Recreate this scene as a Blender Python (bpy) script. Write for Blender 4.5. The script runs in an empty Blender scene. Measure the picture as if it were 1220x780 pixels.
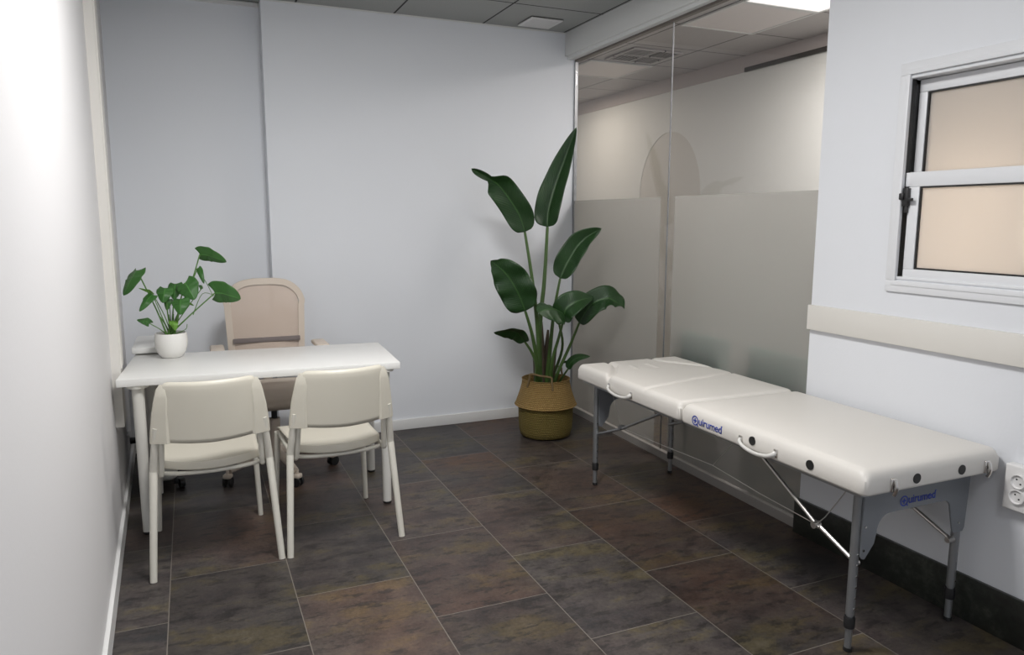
import bpy, bmesh, math, random
from mathutils import Vector, Matrix, Quaternion
PI = math.pi
random.seed(7)
sc = bpy.context.scene
C = sc.collection

# ------------------------------------------------------------------ camera
yaw, pit, rol, fpx = .4084237, .14672941, .0021262521, 883.02
F = Vector((math.sin(yaw)*math.cos(pit), math.cos(yaw)*math.cos(pit), -math.sin(pit)))
Rt = Vector((math.cos(yaw), -math.sin(yaw), 0)); U = Rt.cross(F)
Rt, U = math.cos(rol)*Rt + math.sin(rol)*U, -math.sin(rol)*Rt + math.cos(rol)*U
cam = bpy.data.cameras.new('camera'); cam_o = bpy.data.objects.new('camera', cam); C.objects.link(cam_o)
cam.sensor_width = 36; cam.lens = fpx/1220*36; cam.clip_start = .05
mw = Matrix((( Rt.x, U.x, -F.x, 0), (Rt.y, U.y, -F.y, 0), (Rt.z, U.z, -F.z, 1.43), (0, 0, 0, 1)))
cam_o.matrix_world = mw
sc.camera = cam_o

# ------------------------------------------------------------------ light
sc.view_settings.view_transform = 'Standard'; sc.view_settings.look = 'None'
sc.view_settings.gamma = 1; sc.view_settings.use_curve_mapping = False
sc.view_settings.exposure = 0.0
w = bpy.data.worlds.new('world'); sc.world = w; w.use_nodes = True
w.node_tree.nodes['Background'].inputs[0].default_value = (.6, .7, .85, 1)
w.node_tree.nodes['Background'].inputs[1].default_value = .15
def area(name, loc, sx, sy, power, col, rot=(0, 0, 0), spread=PI):
    l = bpy.data.lights.new(name, 'AREA'); l.shape = 'RECTANGLE'; l.size = sx; l.size_y = sy
    l.energy = power; l.color = col; l.spread = spread
    o = bpy.data.objects.new(name, l); C.objects.link(o); o.location = loc; o.rotation_euler = rot
    return o
area('room_ceiling_lamp', (.66, 2.18, 2.69), .58, .58, 58, (1.0, .985, .97))
area('room_ceiling_lamp_rear', (.96, -.22, 2.69), .58, .58, 16, (.97, .98, 1.0))
area('rear_cool_fill', (1.3, -1.45, 1.5), 1.5, 1.3, 12, (.90, .94, 1.0), (PI/2, 0, PI))  # cool fill added behind the camera; the rear wall has no window
area('corridor_ceiling_lamp', (3.36, 3.38, 2.685), .56, .56, 38, (1.0, .96, .92))
area('corridor_far_lamp', (3.36, 6.98, 2.69), .58, .58, 13, (1.0, .9, .78))
area('next_room_lamp', (3.05, 1.78, 1.42), .25, .25, 5.6, (1.0, .85, .69), (0, PI/2, 0))

# ------------------------------------------------------------------ materials
def mat(name, col=(.8, .8, .8), rough=.5, metal=0, spec=.5, coat=0):
    m = bpy.data.materials.new(name); m.use_nodes = True
    b = m.node_tree.nodes['Principled BSDF']
    b.inputs['Base Color'].default_value = (*col, 1); b.inputs['Roughness'].default_value = rough
    b.inputs['Metallic'].default_value = metal; b.inputs['Specular IOR Level'].default_value = spec
    b.inputs['Coat Weight'].default_value = coat
    return m
class NT:
    def __init__(s, m): s.t = m.node_tree; s.b = s.t.nodes.get('Principled BSDF'); s.out = s.t.nodes['Material Output']
    def n(s, typ, **kw):
        nd = s.t.nodes.new(typ)
        for k, v in kw.items():
            if k.startswith('_'): setattr(nd, k[1:], v)
        return nd
    def l(s, a, b): s.t.links.new(a, b)
    def math(s, op, a, b=None):
        nd = s.t.nodes.new('ShaderNodeMath'); nd.operation = op
        for i, v in enumerate((a, b)):
            if v is None: continue
            if isinstance(v, (int, float)): nd.inputs[i].default_value = v
            else: s.l(v, nd.inputs[i])
        return nd.outputs[0]
    def mix(s, f, a, b):
        nd = s.t.nodes.new('ShaderNodeMix'); nd.data_type = 'RGBA'
        for sock, v in ((nd.inputs['Factor'], f), (nd.inputs['A'], a), (nd.inputs['B'], b)):
            if isinstance(v, (int, float)): sock.default_value = v
            elif isinstance(v, tuple): sock.default_value = (*v, 1)
            else: s.l(v, sock)
        return nd.outputs['Result']
    def coord(s): return s.n('ShaderNodeTexCoord').outputs['Object']
    def noise(s, vec, scale, detail=2, rough=.5):
        nd = s.n('ShaderNodeTexNoise'); nd.inputs['Scale'].default_value = scale; nd.inputs['Detail'].default_value = detail
        nd.inputs['Roughness'].default_value = rough
        if vec is not None: s.l(vec, nd.inputs['Vector'])
        return nd.outputs['Fac']
    def bump(s, h, strength, dist=.001):
        nd = s.n('ShaderNodeBump'); nd.inputs['Strength'].default_value = strength; nd.inputs['Distance'].default_value = dist
        s.l(h, nd.inputs['Height']); s.l(nd.outputs[0], s.b.inputs['Normal'])
def textured(name, col, rough, scale=60, strength=.15, dist=.001, **kw):
    m = mat(name, col, rough, **kw); t = NT(m); t.bump(t.noise(t.coord(), scale, 3), strength, dist); return m

M = {}
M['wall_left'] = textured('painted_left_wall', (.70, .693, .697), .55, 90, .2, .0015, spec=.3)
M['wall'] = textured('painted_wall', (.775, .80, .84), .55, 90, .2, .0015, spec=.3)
M['wall_right'] = textured('wall_paint_dimmed_right', (.69, .705, .735), .55, 90, .2, .0015, spec=.3)  # same paint as the back wall, darkened to offset the lamp's strong light
M['gloss_white'] = textured('white_gloss_trim', (.74, .74, .73), .35, 20, .05)
M['beam'] = textured('white_beam', (.72, .73, .72), .5, 30, .05)
M['trunk'] = textured('off_white_trunking', (.70, .68, .64), .45, 20, .05)
M['rail'] = textured('cream_chair_rail', (.66, .64, .60), .45, 20, .05)
M['rail_grey'] = mat('grey_rail', (.36, .34, .32), .4, .3)
M['alu_white'] = mat('white_lacquered_aluminium', (.70, .71, .73), .35)
M['gasket'] = mat('black_rubber', (.012, .012, .012), .5)
M['black'] = mat('black_plastic', (.015, .015, .016), .4)
M['desk'] = textured('white_laminate', (.80, .80, .78), .35, 200, .008)
M['desk_leg'] = mat('white_powder_coat', (.66, .65, .61), .35)
M['shell'] = textured('cream_plastic', (.62, .59, .505), .42, 250, .12, .0006)
M['tube'] = mat('cream_steel_tube', (.66, .64, .57), .35)
M['beige'] = mat('beige_plastic', (.62, .54, .46), .5)
M['pad'] = textured('white_leatherette', (.64, .615, .575), .42, 350, .12, .0006, spec=.4)
M['alu'] = textured('grey_aluminium', (.30, .31, .32), .38, 100, .05, metal=.75)
M['chrome'] = mat('chrome', (.7, .68, .66), .15, 1)
M['steel'] = mat('wire_steel', (.5, .48, .46), .3, .9)
M['plate'] = textured('grey_end_plate', (.17, .18, .195), .45, 150, .05)
M['logo'] = mat('blue_print', (.015, .04, .30), .5)
M['handle'] = mat('white_handle', (.66, .65, .62), .3)
M['ceramic'] = mat('white_ceramic', (.80, .79, .76), .22, coat=.3)
M['soil'] = textured('soil', (.03, .018, .012), .9, 120, .8, .006)
M['socket'] = mat('white_socket', (.72, .71, .70), .35)
M['dark_fabric'] = mat('seat_grey_band', (.20, .17, .165), .8)
M['brown'] = mat('brown_profile', (.16, .14, .125), .4, .3)
M['slot'] = mat('dark_slot', (.05, .045, .04), .6)
M['teal_seat'] = mat('teal_upholstery', (.10, .30, .26), .7)
M['corr_floor'] = mat('corridor_floor', (.12, .105, .09), .35)

def floor_mat():
    m = mat('slate_floor_tiles', rough=.4); t = NT(m); co = t.coord()
    sep = t.n('ShaderNodeSeparateXYZ'); t.l(co, sep.inputs[0]); X, Y = sep.outputs[0], sep.outputs[1]
    u = t.math('DIVIDE', t.math('SUBTRACT', X, .30-.445*6), .445); ui = t.math('FLOOR', u); uf = t.math('FRACT', u)
    off = t.math('MULTIPLY', t.math('MODULO', ui, 2), .5)      # even columns: shifted by half
    v = t.math('ADD', t.math('DIVIDE', t.math('SUBTRACT', Y, 2.745-.684*12), .684), off)
    vi = t.math('FLOOR', v); vf = t.math('FRACT', v)
    # distance to a joint in metres
    du = t.math('MULTIPLY', t.math('MINIMUM', uf, t.math('SUBTRACT', 1, uf)), .445)
    dv = t.math('MULTIPLY', t.math('MINIMUM', vf, t.math('SUBTRACT', 1, vf)), .684)
    d = t.math('MINIMUM', du, dv)
    grout = t.math('LESS_THAN', d, .0017)
    idv = t.n('ShaderNodeCombineXYZ'); t.l(ui, idv.inputs[0]); t.l(vi, idv.inputs[1])
    wn = t.n('ShaderNodeTexWhiteNoise'); wn.noise_dimensions = '2D'; t.l(idv.outputs[0], wn.inputs['Vector'])
    sw = t.n('ShaderNodeSeparateColor'); t.l(wn.outputs['Color'], sw.inputs[0])
    # per tile shifted coordinates, cloud streaks running across the tile
    mul = t.n('ShaderNodeVectorMath'); mul.operation = 'SCALE'; t.l(wn.outputs['Color'], mul.inputs[0]); mul.inputs['Scale'].default_value = 9
    add = t.n('ShaderNodeVectorMath'); add.operation = 'ADD'; t.l(co, add.inputs[0]); t.l(mul.outputs[0], add.inputs[1])
    mp = t.n('ShaderNodeMapping'); mp.inputs['Scale'].default_value = (1.1, 3.0, 1); t.l(add.outputs[0], mp.inputs[0])
    n1 = t.noise(mp.outputs[0], 1.9, 6, .62)
    n2 = t.noise(add.outputs[0], 9, 6, .7)
    n3 = t.noise(add.outputs[0], 1.2, 3, .5)
    mp2 = t.n('ShaderNodeMapping'); mp2.inputs['Scale'].default_value = (5, 13, 1); t.l(add.outputs[0], mp2.inputs[0])
    n4 = t.noise(mp2.outputs[0], 2.0, 5, .7)
    r1 = t.n('ShaderNodeValToRGB'); t.l(t.math('ADD', t.math('MULTIPLY', n1, .72), t.math('MULTIPLY', n2, .28)), r1.inputs[0])
    e = r1.color_ramp.elements
    e[0].position = .36; e[0].color = (.030, .030, .032, 1); e[1].position = .70; e[1].color = (.098, .085, .062, 1)
    k = r1.color_ramp.elements.new(.45); k.color = (.052, .044, .043, 1)
    k = r1.color_ramp.elements.new(.52); k.color = (.066, .058, .052, 1)
    k = r1.color_ramp.elements.new(.59); k.color = (.082, .067, .038, 1)
    rust = t.math('MULTIPLY', t.math('ADD', .05, t.math('MULTIPLY', t.math('POWER', sw.outputs[0], 2.2), 1.0)), t.math('MULTIPLY', t.math('SUBTRACT', n3, .40), 4.5))
    nd = t.n('ShaderNodeClamp'); t.l(rust, nd.inputs[0]); 
    c = t.mix(t.math('MULTIPLY', nd.outputs[0], .8), r1.outputs[0], (.110, .050, .026))
    spk = t.n('ShaderNodeMapRange'); t.l(n4, spk.inputs[0]); spk.inputs[1].default_value = .53; spk.inputs[2].default_value = .60
    spk.inputs[3].default_value = 0; spk.inputs[4].default_value = .68
    c = t.mix(spk.outputs[0], c, (.022, .019, .018))
    n5 = t.noise(add.outputs[0], 75, 3, .7)
    br = t.math('ADD', .72, t.math('MULTIPLY', sw.outputs[1], .34))
    br = t.math('MULTIPLY', br, t.math('ADD', -.25, t.math('ADD', t.math('MULTIPLY', n2, 1.5), t.math('MULTIPLY', n5, 1.0))))
    vm = t.n('ShaderNodeVectorMath'); vm.operation = 'SCALE'; t.l(c, vm.inputs[0]); t.l(br, vm.inputs['Scale'])
    c = t.mix(grout, vm.outputs[0], (.165, .145, .125))
    t.l(c, t.b.inputs['Base Color'])
    t.l(t.math('ADD', .34, t.math('MULTIPLY', n2, .25)), t.b.inputs['Roughness'])
    h = t.math('SUBTRACT', t.math('ADD', t.math('MULTIPLY', n2, .5), t.math('MULTIPLY', n1, .6)), t.math('MULTIPLY', grout, .5))
    t.bump(h, .35, .004)
    return m
M['floor'] = floor_mat()

def tile_ceiling(name, col, ox, oy, line=(.03, .03, .03)):
    m = mat(name, col, .7, spec=.2); t = NT(m); co = t.coord()
    sep = t.n('ShaderNodeSeparateXYZ'); t.l(co, sep.inputs[0])
    def dist(s, o):
        f = t.math('FRACT', t.math('DIVIDE', t.math('SUBTRACT', s, o-6), .6))
        return t.math('MULTIPLY', t.math('MINIMUM', f, t.math('SUBTRACT', 1, f)), .6)
    g = t.math('LESS_THAN', t.math('MINIMUM', dist(sep.outputs[0], ox), dist(sep.outputs[1], oy)), .006)
    n = t.noise(co, 160, 2)
    sp = t.math('MULTIPLY', t.math('GREATER_THAN', n, .60), .25)
    c = t.mix(sp, col, (col[0]*.5, col[1]*.5, col[2]*.5))
    t.l(t.mix(g, c, line), t.b.inputs['Base Color']); t.bump(n, .3, .002)
    return m
M['ceiling'] = tile_ceiling('mineral_ceiling_tiles', (.36, .37, .36), 1.86, 4.28)
M['ceiling2'] = tile_ceiling('corridor_ceiling_tiles', (.50, .47, .46), 3.06, 4.28)
M['ceiling2'].node_tree.nodes['Principled BSDF'].inputs['Roughness'].default_value = .4

def marble():
    m = mat('dark_green_marble', rough=.3); t = NT(m); co = t.coord()
    n = t.noise(co, 7, 8, .75); n2 = t.noise(co, 30, 5, .7)
    r = t.n('ShaderNodeValToRGB'); t.l(t.math('ADD', t.math('MULTIPLY', n, .6), t.math('MULTIPLY', n2, .4)), r.inputs[0])
    e = r.color_ramp.elements; e[0].position = .40; e[0].color = (.012, .012, .011, 1); e[1].position = .66; e[1].color = (.065, .07, .058, 1)
    k = e.new(.52); k.color = (.022, .025, .021, 1)
    t.l(r.outputs[0], t.b.inputs['Base Color']); return m
M['marble'] = marble()

def both_sides_fresnel(t, ior):          # a thin pane: no total reflection from inside
    fr = t.n('ShaderNodeFresnel'); g = t.n('ShaderNodeNewGeometry')
    v = t.math('ADD', t.math('MULTIPLY', g.outputs['Backfacing'], 1/ior-ior), ior); t.l(v, fr.inputs[0]); return fr
def glass_mat():
    m = bpy.data.materials.new('clear_glass'); m.use_nodes = True; t = NT(m); t.t.nodes.remove(t.b)
    tr = t.n('ShaderNodeBsdfTransparent'); tr.inputs[0].default_value = (.93, .92, .92, 1)
    gl = t.n('ShaderNodeBsdfGlossy'); gl.inputs['Roughness'].default_value = .01
    fr = both_sides_fresnel(t, 1.45)
    mx = t.n('ShaderNodeMixShader'); t.l(fr.outputs[0], mx.inputs[0]); t.l(tr.outputs[0], mx.inputs[1]); t.l(gl.outputs[0], mx.inputs[2])
    t.l(mx.outputs[0], t.out.inputs[0]); return m
M['glass'] = glass_mat()
def frosted(name, dif, trl, wd, wt, rough=.35, see=.3):
    m = bpy.data.materials.new(name); m.use_nodes = True; t = NT(m); t.t.nodes.remove(t.b)
    d = t.n('ShaderNodeBsdfDiffuse'); d.inputs[0].default_value = (*dif, 1)
    tl = t.n('ShaderNodeBsdfTranslucent'); tl.inputs[0].default_value = (*trl, 1)
    r = t.n('ShaderNodeBsdfRefraction'); r.inputs['Roughness'].default_value = rough; r.inputs['IOR'].default_value = 1.3
    r.inputs[0].default_value = (.9, .9, .88, 1)
    gl = t.n('ShaderNodeBsdfGlossy'); gl.inputs['Roughness'].default_value = .25
    fr = both_sides_fresnel(t, 1.4)
    a = t.n('ShaderNodeMixShader'); a.inputs[0].default_value = wt/(wd+wt); t.l(d.outputs[0], a.inputs[1]); t.l(tl.outputs[0], a.inputs[2])
    b = t.n('ShaderNodeMixShader'); b.inputs[0].default_value = see; t.l(a.outputs[0], b.inputs[1]); t.l(r.outputs[0], b.inputs[2])
    c = t.n('ShaderNodeMixShader'); t.l(t.math('MULTIPLY', fr.outputs[0], .5), c.inputs[0]); t.l(b.outputs[0], c.inputs[1]); t.l(gl.outputs[0], c.inputs[2])
    t.l(c.outputs[0], t.out.inputs[0]); return m
M['film'] = frosted('frosted_film', (.33, .325, .315), (.84, .83, .81), .5, .5, .13, .55)
M['win_glass'] = frosted('frosted_window_glass', (.62, .60, .58), (.85, .8, .75), .5, .5, .3, .15)

def emit(name, col, s):
    m = bpy.data.materials.new(name); m.use_nodes = True; t = NT(m); t.t.nodes.remove(t.b)
    e = t.n('ShaderNodeEmission'); e.inputs[0].default_value = (*col, 1); e.inputs[1].default_value = s
    t.l(e.outputs[0], t.out.inputs[0]); return m
M['lamp_on'] = emit('lit_diffuser', (1, .97, .94), 1.6)
M['lamp_off'] = mat('unlit_diffuser', (.80, .74, .72), .35)

def leaf_mat(name, dark, light, rib):
    m = mat(name, dark, .38, spec=.45); t = NT(m)
    uv = t.n('ShaderNodeUVMap'); sep = t.n('ShaderNodeSeparateXYZ'); t.l(uv.outputs[0], sep.inputs[0])
    ax = t.math('ABSOLUTE', t.math('SUBTRACT', sep.outputs[0], .5))       # 0 at the midrib, .5 at the edge
    n = t.noise(t.coord(), 14, 3)
    base = t.mix(n, dark, light)
    vein = t.math('SINE', t.math('MULTIPLY', t.math('ADD', sep.outputs[1], t.math('MULTIPLY', ax, -.35)), 210))
    vf = t.math('MULTIPLY', t.math('GREATER_THAN', vein, .8), .22)
    c = t.mix(vf, base, light)
    c = t.mix(t.math('LESS_THAN', ax, .022), c, rib)
    t.l(c, t.b.inputs['Base Color']); t.bump(vein, .25, .002)
    t.b.inputs['Transmission Weight'].default_value = 0
    return m
M['leaf_big'] = leaf_mat('bird_of_paradise_leaf', (.008, .030, .008), (.019, .062, .013), (.035, .095, .022))
M['leaf_pot'] = leaf_mat('monstera_leaf', (.020, .085, .016), (.045, .16, .025), (.08, .24, .05))
M['leaf_young'] = leaf_mat('young_monstera_leaf', (.10, .26, .03), (.17, .36, .05), (.2, .4, .08))
M['stem_big'] = textured('green_petiole', (.060, .115, .028), .45, 40, .1)
M['sheath'] = textured('brown_sheath', (.060, .042, .026), .6, 60, .4, .003)
M['stem_pot'] = mat('monstera_stem', (.085, .20, .04), .4)

def basket_mat(name, a, b):
    m = mat(name, a, .7, spec=.25); t = NT(m); uv = t.n('ShaderNodeUVMap')
    sep = t.n('ShaderNodeSeparateXYZ'); t.l(uv.outputs[0], sep.inputs[0])
    row = t.math('MULTIPLY', sep.outputs[1], 85); ri = t.math('FLOOR', row); rf = t.math('FRACT', row)
    col = t.math('ADD', t.math('MULTIPLY', sep.outputs[0], 84), t.math('MULTIPLY', t.math('MODULO', ri, 2), .5)); cf = t.math('FRACT', col)
    h = t.math('MULTIPLY', t.math('SINE', t.math('MULTIPLY', rf, PI)), t.math('POWER', t.math('SINE', t.math('MULTIPLY', cf, PI)), .5))
    n = t.noise(t.coord(), 45, 3)
    c = t.mix(n, a, b)
    c = t.mix(t.math('MULTIPLY', t.math('LESS_THAN', h, .33), .55), c, (a[0]*.3, a[1]*.27, a[2]*.22))
    t.l(c, t.b.inputs['Base Color']); t.bump(h, .9, .006); return m
M['basket_up'] = basket_mat('natural_seagrass', (.30, .185, .060), (.43, .29, .11))
M['basket_low'] = basket_mat('olive_seagrass', (.17, .13, .032), (.24, .185, .055))
M['rope'] = textured('seagrass_rope', (.16, .11, .05), .8, 150, .8, .003)

def mesh_fabric():
    m = mat('beige_mesh_fabric', (.62, .51, .43), .8, spec=.2); t = NT(m); co = t.coord()
    sep = t.n('ShaderNodeSeparateXYZ'); t.l(co, sep.inputs[0])
    a = t.math('SINE', t.math('MULTIPLY', sep.outputs[0], 1100)); b = t.math('SINE', t.math('MULTIPLY', sep.outputs[2], 900))
    hole = t.math('MULTIPLY', t.math('GREATER_THAN', t.math('MULTIPLY', a, b), .35), .5)
    t.l(t.math('SUBTRACT', 1, hole), t.b.inputs['Alpha']); t.bump(t.math('MULTIPLY', a, b), .3, .001); return m
M['mesh'] = mesh_fabric()

# ------------------------------------------------------------------ mesh helpers
class B:
    def __init__(s): s.bm = bmesh.new(); s.uv = s.bm.loops.layers.uv.new('UVMap')
    def box(s, c, d, bev=0, seg=2, rot=None):
        r = bmesh.ops.create_cube(s.bm, size=1); vs = r['verts']
        for v in vs: v.co = Vector((v.co.x*d[0], v.co.y*d[1], v.co.z*d[2]))
        if bev:
            es = list({e for v in vs for e in v.link_edges})
            rb = bmesh.ops.bevel(s.bm, geom=es, offset=bev, segments=seg, affect='EDGES', profile=.5)
            vs = list({v for f in rb['faces'] for v in f.verts} | {v for v in vs if v.is_valid})
        m = Matrix.Translation(Vector(c)) @ (rot.to_4x4() if rot else Matrix())
        for v in vs: v.co = m @ v.co
        return s
    def bb(s, x0, x1, y0, y1, z0, z1, bev=0, seg=2):
        return s.box(((x0+x1)/2, (y0+y1)/2, (z0+z1)/2), (abs(x1-x0), abs(y1-y0), abs(z1-z0)), bev, seg)
    def tube(s, pts, r, n=12, smooth=0, cap=True, squash=None):
        pts = [Vector(p) for p in pts]; rs = r if isinstance(r, (list, tuple)) else [r]*len(pts)
        if smooth and len(pts) > 2:
            P = []; R = []
            for i in range(len(pts)-1):
                p0 = pts[max(i-1, 0)]; p1 = pts[i]; p2 = pts[i+1]; p3 = pts[min(i+2, len(pts)-1)]
                for k in range(smooth):
                    u = k/smooth
                    P.append(.5*((2*p1)+(-p0+p2)*u+(2*p0-5*p1+4*p2-p3)*u*u+(-p0+3*p1-3*p2+p3)*u**3)); R.append(rs[i]+(rs[i+1]-rs[i])*u)
            P.append(pts[-1]); R.append(rs[-1]); pts, rs = P, R
        T = [(pts[min(i+1, len(pts)-1)]-pts[max(i-1, 0)]).normalized() for i in range(len(pts))]
        a = Vector((0, 0, 1)) if abs(T[0].z) < .9 else Vector((1, 0, 0))
        nx = T[0].cross(a).normalized(); rings = []
        for i, p in enumerate(pts):
            if i:
                q = T[i-1].rotation_difference(T[i]); nx = q @ nx; nx = (nx - T[i]*nx.dot(T[i])).normalized()
            ny = T[i].cross(nx)
            k = squash or 1
            rings.append([s.bm.verts.new(p + nx*math.cos(2*PI*j/n)*rs[i] + ny*math.sin(2*PI*j/n)*rs[i]*k) for j in range(n)])
        for i in range(len(rings)-1):
            for j in range(n):
                s.bm.faces.new((rings[i][j], rings[i][(j+1) % n], rings[i+1][(j+1) % n], rings[i+1][j]))
        if cap:
            s.bm.faces.new(rings[0][::-1]); s.bm.faces.new(rings[-1])
        return s
    def lathe(s, prof, c=(0, 0, 0), n=48, sx=1, sy=1):
        rings = []; L = [0]
        for i in range(1, len(prof)): L.append(L[-1]+math.dist(prof[i], prof[i-1]))
        for r, z in prof:
            if r < 1e-6: rings.append([s.bm.verts.new((c[0], c[1], c[2]+z))])
            else: rings.append([s.bm.verts.new((c[0]+r*sx*math.cos(2*PI*j/n), c[1]+r*sy*math.sin(2*PI*j/n), c[2]+z)) for j in range(n)])
        for i in range(len(rings)-1):
            a, b = rings[i], rings[i+1]
            for j in range(n):
                k = (j+1) % n
                if len(a) == 1 and len(b) == 1: continue
                if len(a) == 1: f = s.bm.faces.new((a[0], b[k], b[j])); uvs = ((j/n, L[i]), ((j+1)/n, L[i+1]), (j/n, L[i+1]))
                elif len(b) == 1: f = s.bm.faces.new((a[j], a[k], b[0])); uvs = ((j/n, L[i]), ((j+1)/n, L[i]), (j/n, L[i+1]))
                else: f = s.bm.faces.new((a[j], a[k], b[k], b[j])); uvs = ((j/n, L[i]), ((j+1)/n, L[i]), ((j+1)/n, L[i+1]), (j/n, L[i+1]))
                for lp, q in zip(f.loops, uvs): lp[s.uv].uv = q
        return s
    def prism(s, poly, axis, a0, a1, bev=0, seg=2):
        def P(p, a): return {'x': (a, p[0], p[1]), 'y': (p[0], a, p[1]), 'z': (p[0], p[1], a)}[axis]
        A = [s.bm.verts.new(P(p, a0)) for p in poly]; Bv = [s.bm.verts.new(P(p, a1)) for p in poly]; n = len(poly); fs = []
        fs.append(s.bm.faces.new(A)); fs.append(s.bm.faces.new(Bv[::-1]))
        for i in range(n): fs.append(s.bm.faces.new((A[i], Bv[i], Bv[(i+1) % n], A[(i+1) % n])))
        bmesh.ops.recalc_face_normals(s.bm, faces=fs)
        if bev:
            es = list({e for f in fs[:2] for e in f.edges}); bmesh.ops.bevel(s.bm, geom=es, offset=bev, segments=seg, affect='EDGES')
        return s
    def disc(s, c, axis, r, h, n=24, bev=0):
        ax = Vector(axis).normalized(); c = Vector(c)
        return s.tube([c-ax*h/2, c+ax*h/2], r, n)
    def grid(s, fn, nu, nv):
        V = [[s.bm.verts.new(fn(i/nu, j/nv)) for j in range(nv+1)] for i in range(nu+1)]
        for i in range(nu):
            for j in range(nv):
                f = s.bm.faces.new((V[i][j], V[i+1][j], V[i+1][j+1], V[i][j+1]))
                for lp, q in zip(f.loops, ((i/nu, j/nv), ((i+1)/nu, j/nv), ((i+1)/nu, (j+1)/nv), (i/nu, (j+1)/nv))): lp[s.uv].uv = q
        return s
    def build(s, name, m, parent=None, smooth=True, ang=35, solid=0, subd=0, recalc=True):
        if recalc: bmesh.ops.recalc_face_normals(s.bm, faces=s.bm.faces)
        me = bpy.data.meshes.new(name); s.bm.to_mesh(me); s.bm.free()
        me.materials.append(M[m] if isinstance(m, str) else m)
        if smooth:
            me.polygons.foreach_set('use_smooth', [True]*len(me.polygons)); me.set_sharp_from_angle(angle=math.radians(ang))
        o = bpy.data.objects.new(name, me); C.objects.link(o)
        if parent: o.parent = parent
        if solid:
            k = o.modifiers.new('solid', 'SOLIDIFY'); k.thickness = solid; k.offset = 0
        if subd:
            k = o.modifiers.new('sub', 'SUBSURF'); k.levels = k.render_levels = subd
        return o
def thing(name, label, cat, loc=(0, 0, 0), rz=0, group=None):
    o = bpy.data.objects.new(name, None); C.objects.link(o); o.empty_display_size = .1
    o.location = loc; o.rotation_euler = (0, 0, rz); o['label'] = label; o['category'] = cat
    if group: o['group'] = group
    return o
def tag(o, label, cat, group=None):
    o['label'] = label; o['category'] = cat
    if group: o['group'] = group
    return o
def struct(o, label, cat):
    o['kind'] = 'structure'; o['label'] = label; o['category'] = cat; return o
def copy_tree(o, parent=None):
    c = o.copy(); C.objects.link(c)
    if parent: c.parent = parent
    for ch in list(o.children): copy_tree(ch, c)
    return c

# ------------------------------------------------------------------ room shell
LX = lambda y: -.322-.0271*(y-2.5)               # the left wall runs slightly askew
GX = lambda y: 2.53+.0125*(y-2.45)               # plane of the glass partition
YB, YR = 4.80, 4.93                              # main part and recessed part of the back wall
CZ = 2.70
struct(B().bb(-.6, 4.4, -1.6, 4.93+.001, -.08, 0).build('floor', 'floor', smooth=False), 'dark slate-look floor tiles laid in half bond with pale joints', 'floor')
struct(B().bb(2.515, 4.4, 4.931, 9.4, -.08, 0).build('floor_corridor', 'corr_floor', smooth=False), 'brown corridor floor behind the glass partition', 'floor')
struct(B().bb(-.6, 2.56, -1.6, 5.0, CZ, CZ+.06).build('ceiling', 'ceiling', smooth=False), 'grey suspended ceiling of square mineral tiles', 'ceiling')
struct(B().bb(2.561, 4.4, -1.6, 9.4, CZ, CZ+.06).build('ceiling_corridor', 'ceiling2', smooth=False), 'suspended tile ceiling of the corridor seen through the clear glass', 'ceiling')
struct(B().prism([(LX(-1.6), -1.6), (LX(5.0), 5.0), (-.6, 5.0), (-.6, -1.6)], 'z', 0, CZ).build('wall_left', 'wall_left', smooth=False), 'white painted wall along the left side', 'wall')
struct(B().prism([(-.6, YR), (.46, YR), (.46, YB), (2.575, YB), (2.575, 5.0), (-.6, 5.0)], 'z', 0, CZ).build('wall_back', 'wall', smooth=False), 'pale grey-white back wall with a shallow recess on the left', 'wall')
# right wall with the window opening (y .95 - 2.04, z 1.21 - 1.95)
WY0, WY1, WZ0, WZ1 = .95, 2.05, 1.20, 1.955
b = B(); b.bb(2.5, 2.62, WY1, 2.455, 0, CZ); b.bb(2.5, 2.62, -1.6, WY0, 0, CZ); b.bb(2.5, 2.62, WY0, WY1, 0, WZ0); b.bb(2.5, 2.62, WY0, WY1, WZ1, CZ)
struct(b.build('wall_right', 'wall_right', smooth=False), 'white painted wall on the right with a sliding window', 'wall')
struct(B().bb(-.6, 2.62, -1.66, -1.6, 0, CZ).build('wall_rear', 'wall', smooth=False), 'white wall behind the viewer', 'wall')
struct(B().bb(2.515, 2.575, 5.0, 9.4, 0, CZ).build('wall_corridor_left', 'wall', smooth=False), 'white corridor wall beyond the back wall', 'wall')
struct(B().bb(2.62, 4.4, 9.34, 9.4, 0, CZ).build('wall_corridor_end', 'wall', smooth=False), 'white end wall of the corridor', 'wall')
# corridor far wall with an arched niche
M['corr_wall'] = textured('corridor_paint', (.76, .765, .73), .6, 60, .1)
M['corr_band'] = textured('corridor_top_band', (.50, .45, .43), .5, 60, .1)
M['niche'] = textured('niche_paint', (.66, .64, .59), .6, 60, .1)
arch = [(5.40, 0), (5.40, 1.64)] + [(5.88-.48*math.cos(a*PI/24), 1.64+.58*math.sin(a*PI/24)) for a in range(1, 24)] + [(6.36, 1.64), (6.36, 0)]
wp = [(2.2, 0), (2.2, 2.58), (9.4, 2.58), (9.4, 0)] + arch[::-1]
struct(B().prism(wp, 'x', 4.13, 4.134).build('wall_corridor', 'corr_wall', smooth=False), 'pale corridor wall with an arched niche behind the glass', 'wall')
struct(B().bb(4.1345, 4.16, 5.36, 6.40, 0, 2.26).build('wall_niche', 'niche', smooth=False), 'warm beige back of the arched corridor niche', 'wall')
struct(B().bb(4.12, 4.2, 2.2, 9.4, 2.58, CZ).build('trim_corridor', 'corr_band', smooth=False), 'pinkish band under the corridor ceiling', 'trim')
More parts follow.
